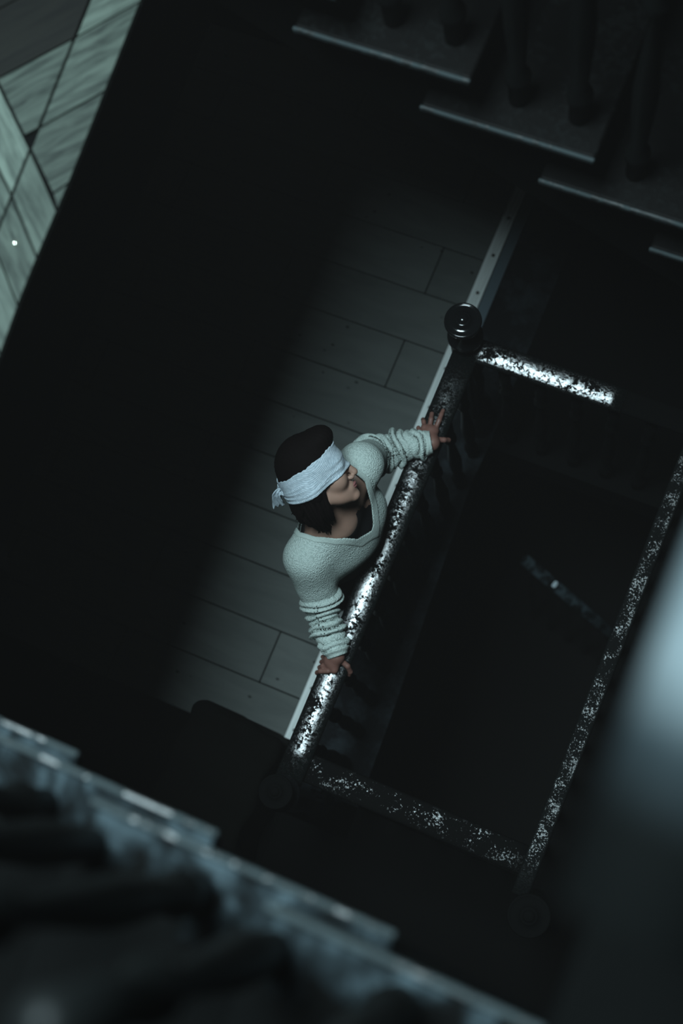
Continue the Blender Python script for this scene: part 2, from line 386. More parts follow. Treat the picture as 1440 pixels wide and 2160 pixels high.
for zone, (b0, b1) in enumerate([(-0.090, 0.012), (-0.52, -0.096)]):
    for fam in (0, 1):
        wd = 0.2 if fam == 0 else 0.1
        for k in range(-12, 10):
            s0 = (0.2115 if fam == 0 else SPLIT-wd)+wd*k; s1 = s0+wd-0.006
            if fam == 0: p = [(s0-1.2, -1.2), (s0+1.2, 1.2), (s1+1.2, 1.2), (s1-1.2, -1.2)]
            else: p = [(s0+1.2, -1.2), (s0-1.2, 1.2), (s1-1.2, 1.2), (s1+1.2, -1.2)]
            for h in [(0, 1, b1), (0, -1, -b0), ((-1, -1, -SPLIT-0.003) if fam == 0 else (1, 1, SPLIT-0.003)), (1, 0, 1.2), (-1, 0, 0.75)]:
                p = clip(p, h)
                if len(p) < 3: break
            if len(p) < 3 or abs(area2(p)) < 3e-4: continue
            wp = [fr2w(a, b) for a, b in p]
            if zone == 0: wp = [(min(x, np.interp(y, [e[1] for e in edge], [e[0] for e in edge])-0.001), y) for x, y in wp]
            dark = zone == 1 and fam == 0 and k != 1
            parquet_pieces.append((wp, fam, dark))
for wp, fam, dark in parquet_pieces:
    if area2(wp) < 0: wp = wp[::-1]
    cx = sum(p[0] for p in wp)/len(wp); cy = sum(p[1] for p in wp)/len(wp)
    ang = EA+(-PI/4 if fam == 0 else PI/4)
    ca, sa = math.cos(-ang), math.sin(-ang)
    loc = [((x-cx)*ca-(y-cy)*sa, (x-cx)*sa+(y-cy)*ca) for x, y in wp]
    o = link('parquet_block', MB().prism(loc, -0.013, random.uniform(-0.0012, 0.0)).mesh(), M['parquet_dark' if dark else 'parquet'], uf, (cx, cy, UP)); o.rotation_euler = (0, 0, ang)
stud = MB().lathe([(0.006, 0), (0.006, 0.002), (0.004, 0.0045), (0.001, 0.0055)], n=14).mesh()
link('stud', stud, M['brass'], uf, (-1.323, 0.665, UP), smooth=True)

# ================================================================== RAILINGS ROUND THE WELL
rl = empty('well_railing', (-0.842, 0.65, 0), label='chipped black banister around the open stairwell that the woman holds on to', cat='railing')
RZ = 0.975
def railprof(wd, hg, roll=0.0, R=0.20):
    p = []; c = wd/2-0.006
    for i in range(11):                       # gently crowned top
        a = c-2*c*i/10; p.append((a, hg*0.42+math.sqrt(R*R-a*a)-R))
    e = p[-1][1]; L = [(-wd/2+0.001, e-0.004), (-wd/2, e-0.012), (-wd/2*0.97, -hg*0.05), (-wd/2*0.84, -hg*0.22), (-wd*0.33, -hg*0.32), (-wd*0.33, -hg*0.5)]
    p += L+[(-a, b_) for a, b_ in L[::-1]]; cs_, sn = math.cos(roll), math.sin(roll)
    return [(a*cs_+b_*sn, -a*sn+b_*cs_) for a, b_ in p]
RP = railprof(0.088, 0.07)
def handrail(p0, p1, m, prof=RP):
    me = MB().sweep(prof, p0, p1, seg=12).mesh(); o = link('handrail', me, m, rl, smooth=True); return o
handrail((-0.847, -0.135, RZ-0.02), (-0.847, 1.47, RZ-0.02), M['lacquer'], railprof(0.092, 0.07, math.radians(4), 0.15))
handrail((-0.84, 1.478, RZ-0.02), (-0.285, 1.478, RZ-0.02), M['lacquer'], railprof(0.085, 0.07, math.radians(10)))
handrail((-0.285, 1.478, RZ-0.02), (-0.02, 1.478, RZ-0.02), M['black'], railprof(0.080, 0.066, math.radians(10)))  # matt stretch, put in so the highlight stops short here
handrail((-0.028, -0.15, RZ-0.02), (-0.028, 1.478, RZ-0.02), M['lacquer_fine'], railprof(0.055, 0.06))
handrail((-0.84, -0.045, RZ-0.04), (-0.03, -0.045, RZ-0.04), M['lacquer_dim'], railprof(0.095, 0.06))
bal = MB().lathe([(0.022, 0.0), (0.022, 0.07), (0.028, 0.08), (0.028, 0.10), (0.016, 0.13), (0.025, 0.28), (0.027, 0.36), (0.017, 0.52), (0.013, 0.62), (0.026, 0.645), (0.026, 0.665), (0.016, 0.69), (0.021, 0.74), (0.021, 0.885)], n=14).mesh()
for p in bal.polygons: p.use_smooth = True
bal.materials.append(M['dull'])
base = worldloc(rl)
spots = [(-0.842, 0.02+0.135*k) for k in range(11)]+[(-0.72+0.135*k, 1.478) for k in range(5)]+[(-0.028, 0.02+0.135*k) for k in range(11)]+[(-0.70+0.135*k, -0.045) for k in range(5)]
for x, y in spots: link('baluster', bal, M['gloss'], rl, (x, y, -0.02))
def newel(x, y, top, r, m='gloss'):
    nw = link('newel_post', MB().lathe([(0.055, -0.02), (0.055, 0.25), (0.062, 0.27), (0.05, 0.30), (0.036, 0.36), (0.048, 0.6), (0.036, 0.72), (0.055, 0.76), (0.055, 1.02), (0.062, 1.03), (0.060, 1.05), (0.035, 1.06), (0.028, 1.085)], (x, y, 0), n=28).mesh((x, y, 0)), M['gloss'], rl, (x, y, 0), True)
    z0 = top-1.3*r
    pr = [(0.03, z0-0.05), (r*0.55, z0), (r*0.86, z0+r*0.35), (r*0.97, z0+r*0.62), (r*1.0, z0+r*0.80), (r*0.985, z0+r*0.93), (r*0.93, z0+r*0.99), (r*0.87, z0+r*0.965), (r*0.80, z0+r*0.93),
          (r*0.60, z0+r*1.00), (r*0.44, z0+r*1.04), (r*0.42, z0+r*1.12), (r*0.36, z0+r*1.16), (r*0.29, z0+r*1.15), (r*0.27, z0+r*1.24), (r*0.20, z0+r*1.30), (r*0.10, z0+r*1.33), (0.002, z0+r*1.335)]
    link('finial', MB().lathe(pr, (0, 0, 0), n=40).mesh(), M[m], nw, (x, y, 0), True)
newel(-0.86, 1.491, 1.2, 0.063)
newel(-0.838, -0.150, 1.16, 0.055, 'black')
newel(0.02, -0.190, 1.16, 0.066, 'black')
newel(0.02, 1.50, 1.16, 0.055, 'black')

# ================================================================== UPPER FLIGHT (beyond the well)
def tread_me(x0, x1, y0, y1, z, th=0.045):
    return bevel(MB().box(x0, x1, y0, y1, z-th, z).mesh(), 0.006, 2)
fa = empty('staircase', (-0.4, 1.9, 0), label='black painted stair flight with turned balusters rising beyond the far end of the well', cat='staircase', )
for k in range(-2, 5):
    z = 3.0-0.17*k; x1 = -0.682+0.27*k; x0 = x1-0.395
    if z > UP+0.02: continue
    link('tread', tread_me(x0, x1, 1.362, 2.35, z), M['tread_dark'], fa)
    link('edge_strip', bevel(MB().box(x0, x1, 1.353, 1.3615, z-0.012, z+0.002).mesh(), 0.002, 1), M['edge_glint'], fa)  # added pale strip painting the glint of the rounded edge
    link('riser', MB().box(x1-0.14, x1-0.12, 1.40, 2.35, z-0.17, z-0.045).mesh(), M['black'], fa)
    link('baluster', bal, M['gloss'], fa, (x1-0.065, 1.44, z))
    if k > -2: link('baluster', bal, M['gloss'], fa, (x1-0.065-0.135, 1.44, z+0.0))
link('stringer', MB().sweep([(-0.02, -0.30), (0.02, -0.30), (0.02, -0.06), (-0.02, -0.06)], (-1.2, 1.43, 3.2), (0.55, 1.43, 3.2-1.75*0.17/0.27)).mesh(), M['black'], fa)
link('soffit', MB().sweep([(-0.46, -0.26), (0.46, -0.26), (0.46, -0.22), (-0.46, -0.22)], (-1.2, 1.9, 3.2), (0.55, 1.9, 3.2-1.75*0.17/0.27)).mesh(), M['black'], fa)
link('handrail', MB().sweep(RP, (-1.2, 1.44, 4.20), (0.55, 1.44, 4.20-1.75*0.17/0.27)).mesh(), M['lacquer'], fa, smooth=True)

# ---- unseen underside of the next flight up, added to shade the far one
cs = MB().sweep([(-0.75, -0.12), (0.75, -0.12), (0.75, 0.0), (-0.75, 0.0)], (0.20, 2.15, 4.24), (-1.75, 2.15, 5.45)).mesh()
tag(link('shading_soffit', cs, M['black']), kind='structure')
# ---- near flight
fb = empty('staircase', (-0.4, -0.7, 0), label='blurred worn black stair flight rising close below the camera at the lower left', cat='staircase')
for k in range(-2, 4):
    z = 3.56+0.17*k; x1 = -0.677+0.276*k; x0 = x1-0.40
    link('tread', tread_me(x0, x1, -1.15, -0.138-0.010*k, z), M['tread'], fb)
    link('edge_strip', bevel(MB().box(x0, x1, -0.1375-0.010*k, -0.129-0.010*k, z-0.014, z+0.002).mesh(), 0.002, 1), M['edge_glint'], fb)  # added pale strip, the edge highlight put into its colour
    link('riser', MB().box(x0+0.02, x0+0.04, -1.15, -0.17, z-0.17, z-0.045).mesh(), M['black'], fb)
    link('baluster', bal, M['gloss'], fb, (x1-0.10, -0.20, z)); link('baluster', bal, M['gloss'], fb, (x1-0.235, -0.20, z))
link('stringer', MB().sweep([(-0.02, -0.30), (0.02, -0.30), (0.02, -0.08), (-0.02, -0.08)], (-1.55, -0.19, 3.2), (0.25, -0.19, 3.2+1.8*0.17/0.276)).mesh(), M['black'], fb)
link('soffit', MB().sweep([(-0.46, -0.28), (0.46, -0.28), (0.46, -0.24), (-0.46, -0.24)], (-1.55, -0.67, 3.2), (0.25, -0.67, 3.2+1.8*0.17/0.276)).mesh(), M['black'], fb)

# ---- landing at the photographer's feet and its handrail, right by the lens
tag(link('floor', MB().box(0.06, 2.2, -2.0, 2.9, 4.0, 4.24).mesh(), M['black']), kind='structure')
nb = empty('landing_railing', (0.06, 0.4, 4.24), label='thick out of focus banister very close to the camera at the right edge', cat='railing')
rl2 = nb
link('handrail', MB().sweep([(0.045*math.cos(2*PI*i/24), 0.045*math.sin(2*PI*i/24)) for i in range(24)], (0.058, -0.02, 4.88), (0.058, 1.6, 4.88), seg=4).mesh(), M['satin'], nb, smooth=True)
bs = MB().lathe([(0.018, 0.0), (0.018, 0.06), (0.024, 0.08), (0.014, 0.12), (0.022, 0.3), (0.014, 0.5), (0.018, 0.55), (0.018, 0.615)], n=12).mesh()
for k in range(11): link('baluster', bs, M['gloss'], nb, (0.085, 0.05+0.15*k, 4.24), smooth=True)

# ---- lower handrail deep in the well
lo = empty('lower_railing', (-0.5, 1.2, H0), label='dim sloping banister deep down inside the dark stairwell', cat='railing')
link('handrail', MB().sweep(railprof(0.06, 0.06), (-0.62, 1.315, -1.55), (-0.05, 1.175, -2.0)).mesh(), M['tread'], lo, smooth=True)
for k in range(5):
    x = -0.58+0.12*k; zt = -1.55-(x+0.62)*0.79-0.03
    link('baluster', MB().lathe([(0.018, 0), (0.018, 0.1), (0.026, 0.14), (0.014, 0.3), (0.022, 0.7), (0.014, 1.0), (0.016, zt-H0)], n=10).mesh(), M['gloss'], lo, (x, 1.315-(x+0.62)*0.245, H0), smooth=True)
sp = link('paper_scrap', bevel(MB().prism([(-0.012, -0.017), (0.004, -0.020), (0.013, -0.010), (0.012, 0.012), (0.001, 0.019), (-0.011, 0.012)], 0, 0.006).mesh(), 0.002, 1), M['paper'], None, (-0.438, 1.272, -1.659)); sp.rotation_euler = (0, math.radians(38), math.radians(-14))
tag(sp, 'tiny pale scrap of paper lying on the dim sloping banister deep in the well', 'paper')

# ================================================================== CLOTH-COVERED BENCH
g = Grid((-1.50, -0.75, -0.02), (-0.97, 0.10, 0.60), 0.008)
P = g.points()
q = np.abs(P-np.array([-1.215, -0.30, 0.215], np.float32))-np.array([0.155, 0.285, 0.185], np.float32)
d = np.linalg.norm(np.maximum(q, 0), axis=-1)+np.minimum(q.max(-1), 0)-0.03
d -= 0.012*np.sin(P[..., 0]*38+P[..., 2]*5)*np.clip(P[..., 1]*4+0.9, 0, 1)+0.009*np.sin(P[..., 1]*31+P[..., 0]*9)
g.d = np.maximum(d, 0.002-P[..., 2]).astype(np.float32)
V, Fq = g.mesh()
bn = link('covered_bench', np_mesh(V, Fq, (-1.215, -0.3, 0)), M['cloth'], None, (-1.215, -0.3, 0))
tag(bn, 'black cloth draped over a low bench on the grey planks below the near newel', 'bench')

#PERSON-BEGIN
# ================================================================== THE WOMAN
PB = (-1.17, 0.70, 0.0)
pn = empty('person', PB, label='blindfolded woman in a pale knitted sweater gripping the banister with both hands', cat='person')
HS = 1.08
HC = np.array([-1.048, 0.777, 1.465])
f_ = np.array([0.72, 0.685, 0.10]); f_ /= np.linalg.norm(f_)
u_ = np.array([-0.59, 0.54, 0.60]); u_ -= f_*(u_@f_); u_ /= np.linalg.norm(u_)
l_ = np.cross(u_, f_)
HR = np.stack([f_, l_, u_], 1)            # head local (forward, left, up) -> world
def hd(*p): return HC+HS*(HR@np.array(p, float))
def hel(c, r, k=0.02, grow=0.0): return el(hd(*c), np.array(r)*HS, HR, k, grow)
def hrc(a, b, ra, rb, k=0.015, grow=0.0): return rc(hd(*a), hd(*b), ra*HS, rb*HS, k, grow)
head = [hel((-0.003, 0, 0.030), (0.085, 0.071, 0.083)), hel((0.030, 0, -0.015), (0.060, 0.058, 0.082), 0.02),
        hrc((0.005, 0.048, -0.068), (0.074, 0.006, -0.104), 0.018, 0.015, 0.02), hrc((0.005, -0.048, -0.068), (0.074, -0.006, -0.104), 0.018, 0.015, 0.02),
        hel((0.044, 0, -0.078), (0.042, 0.040, 0.036), 0.02), hel((0.082, 0, -0.107), (0.013, 0.016, 0.013), 0.012),
        hel((0.060, 0.034, -0.036), (0.026, 0.024, 0.027), 0.018), hel((0.060, -0.034, -0.036), (0.026, 0.024, 0.027), 0.018),
        hel((0.082, 0, -0.076), (0.013, 0.023, 0.018), 0.012),
        hel((0.079, 0.032, 0.0), (0.012, 0.015, 0.011), 0.008), hel((0.079, -0.032, 0.0), (0.012, 0.015, 0.011), 0.008),
        hel((0.072, 0, 0.022), (0.022, 0.05, 0.014), 0.015),
        hrc((0.086, 0, 0.002), (0.107, 0, -0.040), 0.0085, 0.0105, 0.012), hel((0.1075, 0, -0.0435), (0.0095, 0.010, 0.0085), 0.006),
        hel((0.095, 0.0125, -0.049), (0.010, 0.0075, 0.007), 0.004), hel((0.095, -0.0125, -0.049), (0.010, 0.0075, 0.007), 0.004),
        hel((-0.006, 0.071, -0.008), (0.018, 0.009, 0.030), 0.008), hel((-0.006, -0.071, -0.008), (0.018, 0.009, 0.030), 0.008)]
NB = np.array([-0.972, 0.705, 1.262])     # base of the neck
neck = [rc(hd(-0.022, 0, -0.055), NB, 0.052, 0.060, 0.03)]
RS, LS = np.array([-1.015, 0.565, 1.215]), np.array([-0.968, 0.900, 1.250])
tf = np.array([0.98, -0.17, 0.0]); tl = np.array([0.17, 0.98, 0.10]); tl /= np.linalg.norm(tl); tf -= tl*(tf@tl); tf /= np.linalg.norm(tf); tu = np.cross(tf, tl)
TR = np.stack([tf, tl, tu], 1)
CH, WA, PE = np.array([-0.998, 0.725, 1.085]), np.array([-1.008, 0.705, 0.95]), np.array([-1.020, 0.70, 0.83])
def torso(gr, k=0.05):
    o = [el(CH, (0.098, 0.150, 0.165), TR, k, gr), el(WA, (0.088, 0.125, 0.13), TR, k, gr), el(PE, (0.098, 0.150, 0.12), TR, k, gr),
         rc(RS, NB+[-0.01, 0, -0.02], 0.050, 0.062, k, gr), rc(LS, NB+[-0.01, 0, -0.02], 0.050, 0.062, k, gr)]
    o.append(el(CH+TR@np.array([0.055, 0.0, 0.03]), (0.060, 0.115, 0.075), TR, 0.05, gr))
    return o
RE, RW = np.array([-0.955, 0.460, 1.058]), np.array([-0.848, 0.322, 1.010])
LE, LW = np.array([-0.985, 0.995, 1.040]), np.array([-0.828, 1.105, 1.012])
def smooth_line(pts, n):
    pts = [np.array(p, float) for p in pts]; ctl = [pts[0]]+pts+[pts[-1]]; out = []
    for i in range(1, len(ctl)-2):
        for k in range(n):
            t_ = k/n; p0, p1, p2, p3 = ctl[i-1:i+3]
            out.append(0.5*((2*p1)+(p2-p0)*t_+(2*p0-5*p1+4*p2-p3)*t_**2+(3*p1-p0-3*p2+p3)*t_**3))
    return out+[pts[-1]]
def armline(pts):
    q = smooth_line(pts, 4); n = len(q)-1; rad = lambda i: float(np.interp(i/n, [0, 0.45, 0.6, 1], [0.044, 0.034, 0.032, 0.024]))
    return [rc(q[i], q[i+1], rad(i), rad(i+1), 0.012) for i in range(n)]
arms = armline([RS, RE, RW])+armline([LS, LE, LW])
# hands: palm, four fingers with knuckle bends, thumb
def finger(pts, r): return [rc(pts[i], pts[i+1], r*(1-0.07*i), r*(1-0.07*(i+1)), 0.003) for i in range(len(pts)-1)]
rh = [rc(RW, (-0.852, 0.302, 1.002), 0.024, 0.022, 0.015), rc((-0.866, 0.296, 0.998), (-0.840, 0.280, 1.000), 0.017, 0.014, 0.012), rc((-0.868, 0.310, 0.998), (-0.850, 0.297, 1.0), 0.018, 0.016, 0.012)]
for i, y in enumerate((0.255, 0.274, 0.293, 0.310)):
    e = (0.0, 0.004, 0.0, -0.008)[i]
    y += 0.014
    rh += finger([(-0.856, y, 1.000), (-0.882, y-0.010, 0.991), (-0.896+e*0.3, y-0.017, 0.964), (-0.894, y-0.020, 0.940)], 0.0088 - 0.0006*(i == 3))
rh += finger([(-0.838, 0.318, 1.000), (-0.806, 0.308, 0.988), (-0.795, 0.296, 0.962), (-0.797, 0.287, 0.943)], 0.0098)
lh = [rc(LW, (-0.845, 1.140, 1.002), 0.024, 0.020, 0.015), rc((-0.872, 1.148, 0.999), (-0.838, 1.152, 1.0), 0.014, 0.0145, 0.012), rc((-0.858, 1.125, 1.0), (-0.848, 1.145, 1.0), 0.018, 0.016, 0.012)]
lh += finger([(-0.838, 1.150, 1.001), (-0.836, 1.190, 1.003), (-0.838, 1.213, 0.998), (-0.839, 1.230, 0.990)], 0.0088)
lh += finger([(-0.856, 1.150, 1.001), (-0.864, 1.184, 1.000), (-0.871, 1.206, 0.986), (-0.874, 1.216, 0.968)], 0.0088)
lh += finger([(-0.871, 1.145, 0.999), (-0.886, 1.170, 0.992), (-0.895, 1.182, 0.968), (-0.893, 1.184, 0.946)], 0.0085)
lh += finger([(-0.879, 1.130, 0.997), (-0.896, 1.145, 0.984), (-0.900, 1.150, 0.962), (-0.897, 1.151, 0.944)], 0.0078)
lh += finger([(-0.826, 1.122, 1.002), (-0.797, 1.134, 0.992), (-0.787, 1.144, 0.970), (-0.789, 1.150, 0.950)], 0.0098)
legs = []
feet = []
for s in (-1, 1):
    hip = PE+np.array([-0.01, 0.075*s, -0.03]); kn = np.array([-1.06, 0.70+0.085*s, 0.47]); an = np.array([-1.215, 0.70+0.09*s, 0.09])
    legs += [rc(hip, kn, 0.078, 0.052, 0.04), rc(kn, an+(kn-an)*0.55, 0.050, 0.050, 0.02), rc(an+(kn-an)*0.55, an, 0.048, 0.034, 0.02)]
    feet += [rc(an+[-0.02, 0, -0.045], an+[0.10, 0.01*s, -0.055], 0.034, 0.028, 0.02), rc(an, an+[-0.02, 0, -0.045], 0.034, 0.034, 0.02)]
body = torso(0)+neck+head+arms+legs+feet
g = Grid((-1.30, 0.20, 0.0), (-0.75, 1.27, 1.66), 0.0034)
g.union(body); g.union(rh); g.union(lh)
for s in (-1, 1):                          # nostrils
    f, lo_, hi_, k = hel((0.098, 0.0065*s, -0.0555), (0.006, 0.0036, 0.005)); slx, Px = g.sub(lo_-0.02, hi_+0.02); g.d[slx] = np.maximum(g.d[slx], -f(Px))
V, Fq = g.mesh(); del g
link('body', np_mesh(V, Fq, PB), M['skin'], pn, PB)
# lips
lip = MB()
for up in (1, -1):
    pts = []; rad = []
    for i in range(13):
        a = -1+i/6.0; yy = 0.0235*a; zz = -0.0765+up*(0.0046*(1-a*a)) - (0.0012*math.exp(-(a/0.2)**2) if up > 0 else 0)
        xx = 0.0945-0.014*a*a+(0.0015 if up > 0 else 0.0005); pts.append(hd(xx, yy, zz)); rad.append(HS*(0.0008+0.0036*(1-a*a)**0.8))
    lip.tube(pts, rad, 10)
link('lips', lip.mesh(PB), M['lips'], pn, PB, True)

# ---- sweater
SG = 0.018
def sleeve_frame(P, pts):
    """nearest point data along a polyline: s in metres, distance, radial direction"""
    best = np.full(P.shape[:-1], 9.0, np.float32); ss = np.zeros_like(best); dirv = np.zeros(P.shape, np.float32); acc = 0.0
    for a, b in zip(pts[:-1], pts[1:]):
        a, b = np.array(a, np.float32), np.array(b, np.float32); ab = b-a; L = float(np.linalg.norm(ab)); tt = np.clip(((P-a)@ab)/(L*L), 0, 1)
        r = P-a-tt[..., None]*ab; dd = np.linalg.norm(r, axis=-1); m = dd < best
        best = np.where(m, dd, best); ss = np.where(m, acc+tt*L, ss); dirv = np.where(m[..., None], r/np.maximum(dd, 1e-6)[..., None], dirv); acc += L
    return ss, best, dirv, acc
def sleeve(pts, radii, folds, ph, ref, k=0.03):
    pts = smooth_line(pts, 4); ref = np.array(ref, np.float32); ref /= np.linalg.norm(ref)
    def f(P):
        s, d, dv, L = sleeve_frame(P, pts)
        r = np.interp(s/L, [x[0] for x in radii], [x[1] for x in radii]).astype(np.float32)
        c = dv@ref; c2 = dv@np.array([0.3, 0.2, 0.93], np.float32)
        x = s/L; n, a0, b0, amp, sk = folds      # gathered folds: rounded rolls with sharp creases, each with its own slant and height
        phs = n*(x-a0)/(b0-a0)+sk*c*0.55+0.22*np.sin(3*c+ph+x*9)+0.18*np.sin(5*c2-ph*2+x*17)
        k_ = np.clip(np.floor(phs), -1, n); u = phs-np.floor(phs)-0.5
        ht = 0.72+0.28*np.sin(k_*2.4+ph)+0.25*np.sin(k_*1.3+1.5*c+ph)
        wv = amp*ht*np.sqrt(np.clip(1-3.98*u*u, 0, 1))*np.clip((x-a0+0.06)/0.12, 0, 1)*np.clip((b0+0.05-x)/0.06, 0, 1)
        return d-r-wv
    lo_ = np.min(pts, 0)-0.08; hi_ = np.max(pts, 0)+0.08
    return (f, lo_, hi_, k), pts
Rpts = [RS, RE, RW]; Lpts = [LS, LE, LW]
Rsl, Rline = sleeve(Rpts, [(0, 0.064), (0.3, 0.062), (0.5, 0.052), (0.75, 0.039), (0.92, 0.036), (1, 0.034)], (9, 0.42, 0.93, 0.024, 0.8), 0.4, (0.6, -0.75, 0.2), 0.025)
Lsl, Lline = sleeve(Lpts, [(0, 0.064), (0.3, 0.062), (0.5, 0.052), (0.75, 0.042), (0.92, 0.038), (1, 0.036)], (9, 0.40, 0.93, 0.024, -0.6), 1.7, (0.75, -0.5, 0.4), 0.025)
out = torso(SG, 0.06)
out += [rc(RS+[-0.010, 0, -0.006], RS*0.35+RE*0.65+[-0.012, 0.0, 0], 0.062, 0.050, 0.06), rc(LS+[-0.010, 0, -0.004], LS*0.45+LE*0.55, 0.060, 0.052, 0.04)]
out += [el(CH+TR@np.array([0.055, -0.015, 0.045]), (0.062, 0.135, 0.085), TR, 0.07, SG)]
g = Grid((-1.22, 0.24, 0.72), (-0.75, 1.20, 1.40), 0.0034)
g.union(out); g.union([Rsl, Lsl])
P = g.points()
# soft drape folds on the front and back
drp = 0.006*np.sin(P[..., 1]*34+P[..., 2]*26)*np.exp(-((P[..., 2]-1.02)/0.09)**2)
g.d -= drp.astype(np.float32)
dO = g.d.copy()
NECKP = [(-1.108, 0.650), (-1.060, 0.622), (-1.000, 0.622), (-0.940, 0.640), (-0.885, 0.672), (-0.862, 0.722), (-0.866, 0.745), (-0.890, 0.795), (-0.925, 0.845), (-0.985, 0.862), (-1.050, 0.835), (-1.100, 0.760), (-1.118, 0.695)]
pd = polysd(P[..., :2], NECKP)
cut = np.where(P[..., 2] > 1.10, pd, 1.0)
def cuffcut(P, end, prev):
    d_ = np.array(end)-np.array(prev); d_ /= np.linalg.norm(d_); return ((P-np.array(end, np.float32))@d_.astype(np.float32)), d_
Rc, Rd = cuffcut(P, RW+[0.002, 0.004, 0], Rline[-3]); Lc, Ld = cuffcut(P, LW+[-0.002, -0.002, 0], Lline[-3])
near = lambda c: np.linalg.norm(P-np.array(c, np.float32), axis=-1) < 0.085
hem = 0.80-P[..., 2]
shell = np.maximum(dO, -(dO+0.0075)); shell = np.maximum(shell, -cut); shell = np.maximum(shell, hem)
shell = np.where(near(RW), np.maximum(shell, Rc+0.020), shell); shell = np.where(near(LW), np.maximum(shell, Lc+0.020), shell)
g.d = shell.astype(np.float32); V, Fq = g.mesh()
sw = link('sweater', np_mesh(V, Fq, PB), M['knit'], pn, PB)
# neckband and ribbed cuffs, each a slightly proud rim
nbd = np.maximum(np.maximum(dO-0.0022, -(dO+0.008)), np.maximum(-cut-0.0015, cut-0.016)); nbd = np.where(P[..., 2] > 1.10, nbd, 1.0)
g.d = nbd.astype(np.float32); V, Fq = g.mesh(); link('neckband', np_mesh(V, Fq, PB), M['rib'], sw, PB)
for c, cc, d_ in ((RW, Rc, Rd), (LW, Lc, Ld)):
    a = np.cross(d_, [0, 0, 1.0]); a /= np.linalg.norm(a); b = np.cross(a, d_); q = P-np.array(c, np.float32)
    ang = np.arctan2(q@b.astype(np.float32), q@a.astype(np.float32))
    rb = np.maximum(np.maximum(dO-0.002-0.0011*np.sin(ang*34), -(dO+0.007)), np.maximum(cc-0.002, -0.021-cc)); rb = np.where(near(c), rb, 1.0)
    g.d = rb.astype(np.float32); V, Fq = g.mesh(); link('cuff', np_mesh(V, Fq, PB), M['rib'], sw, PB)
# open-work eyelets in a row down each sleeve
allout = out+[Rsl, Lsl]
for line, sd, a0 in ((Rline, np.array([0.15, -0.55, 0.82]), 0.42), (Lline, np.array([0.1, -0.45, 0.88]), 0.40)):
    mb = MB(); n = len(line)
    for i in range(17):
        x = a0+(0.96-a0)*i/16; p = line[min(int(x*(n-1)), n-2)]; q = line[min(int(x*(n-1))+1, n-1)]; c = p+(q-p)*(x*(n-1)-int(x*(n-1))); ax = (q-p)/np.linalg.norm(q-p)
        for j in (-1, 1):
            dv = sd-ax*(sd@ax); dv /= np.linalg.norm(dv); sdv = np.cross(ax, dv); o0 = c+sdv*0.006*j+ax*0.004*j
            rr = np.linspace(0.02, 0.085, 60); dd = ev(allout, (o0+rr[:, None]*dv).astype(np.float32)); k_ = np.argmax(dd > 0)
            if k_ == 0: continue
            p0 = o0+dv*(rr[k_]+0.0006); mb.tube([p0-dv*0.003, p0], [0.0021, 0.0019], 7)
    e = link('eyelet_row', mb.mesh(PB), M['hole'], sw, PB); e['kind'] = 'stuff'
# ---- camisole seen in the opening of the neck
g = Grid((-1.16, 0.50, 0.85), (-0.80, 0.95, 1.35), 0.004); cam_p = torso(0.006, 0.05); g.union(cam_p)
P = g.points()
up_ = np.where(P[..., 0]-0.176*(P[..., 1]-0.655) > -0.934, -1.0, P[..., 2]-1.17)
g.d = np.maximum(np.maximum(g.d, -(g.d+0.008)), np.maximum(up_, P[..., 2]-1.30)).astype(np.float32); V, Fq = g.mesh()
link('camisole', np_mesh(V, Fq, PB), M['camisole'], pn, PB)
# ---- trousers and shoes
g = Grid((-1.32, 0.48, 0.0), (-0.84, 0.92, 0.95), 0.008)
g.union([rc(np.array(a), np.array(b), ra, rb, 0.03) for a, b, ra, rb in sum([[(PE+np.array([-0.01, 0.075*s, -0.03]), (-1.06, 0.70+0.085*s, 0.47), 0.092, 0.066), ((-1.06, 0.70+0.085*s, 0.47), (-1.21, 0.70+0.09*s, 0.11), 0.066, 0.058)] for s in (-1, 1)], [])]+[el(PE, (0.107, 0.158, 0.125), TR, 0.05)])
P = g.points(); g.d = np.maximum(g.d, np.maximum(P[..., 2]-0.90, 0.075-P[..., 2])).astype(np.float32)
V, Fq = g.mesh(); link('trousers', np_mesh(V, Fq, PB), M['trouser'], pn, PB)
for s in (-1, 1):
    an = np.array([-1.215, 0.70+0.09*s, 0.09]); lo_, hi_ = an+[-0.11, -0.08, -0.09], an+[0.18, 0.08, 0.06]
    g = Grid(lo_, hi_, 0.005); g.union([rc(an+[-0.03, 0, -0.045], an+[0.11, 0.01*s, -0.052], 0.044, 0.040, 0.02), rc(an, an+[-0.02, 0, -0.045], 0.046, 0.044, 0.02)])
    P = g.points(); g.d = np.maximum(g.d, 0.0015-P[..., 2]).astype(np.float32)
    V, Fq = g.mesh(); link('shoe', np_mesh(V, Fq, PB), M['trouser'], pn, PB)

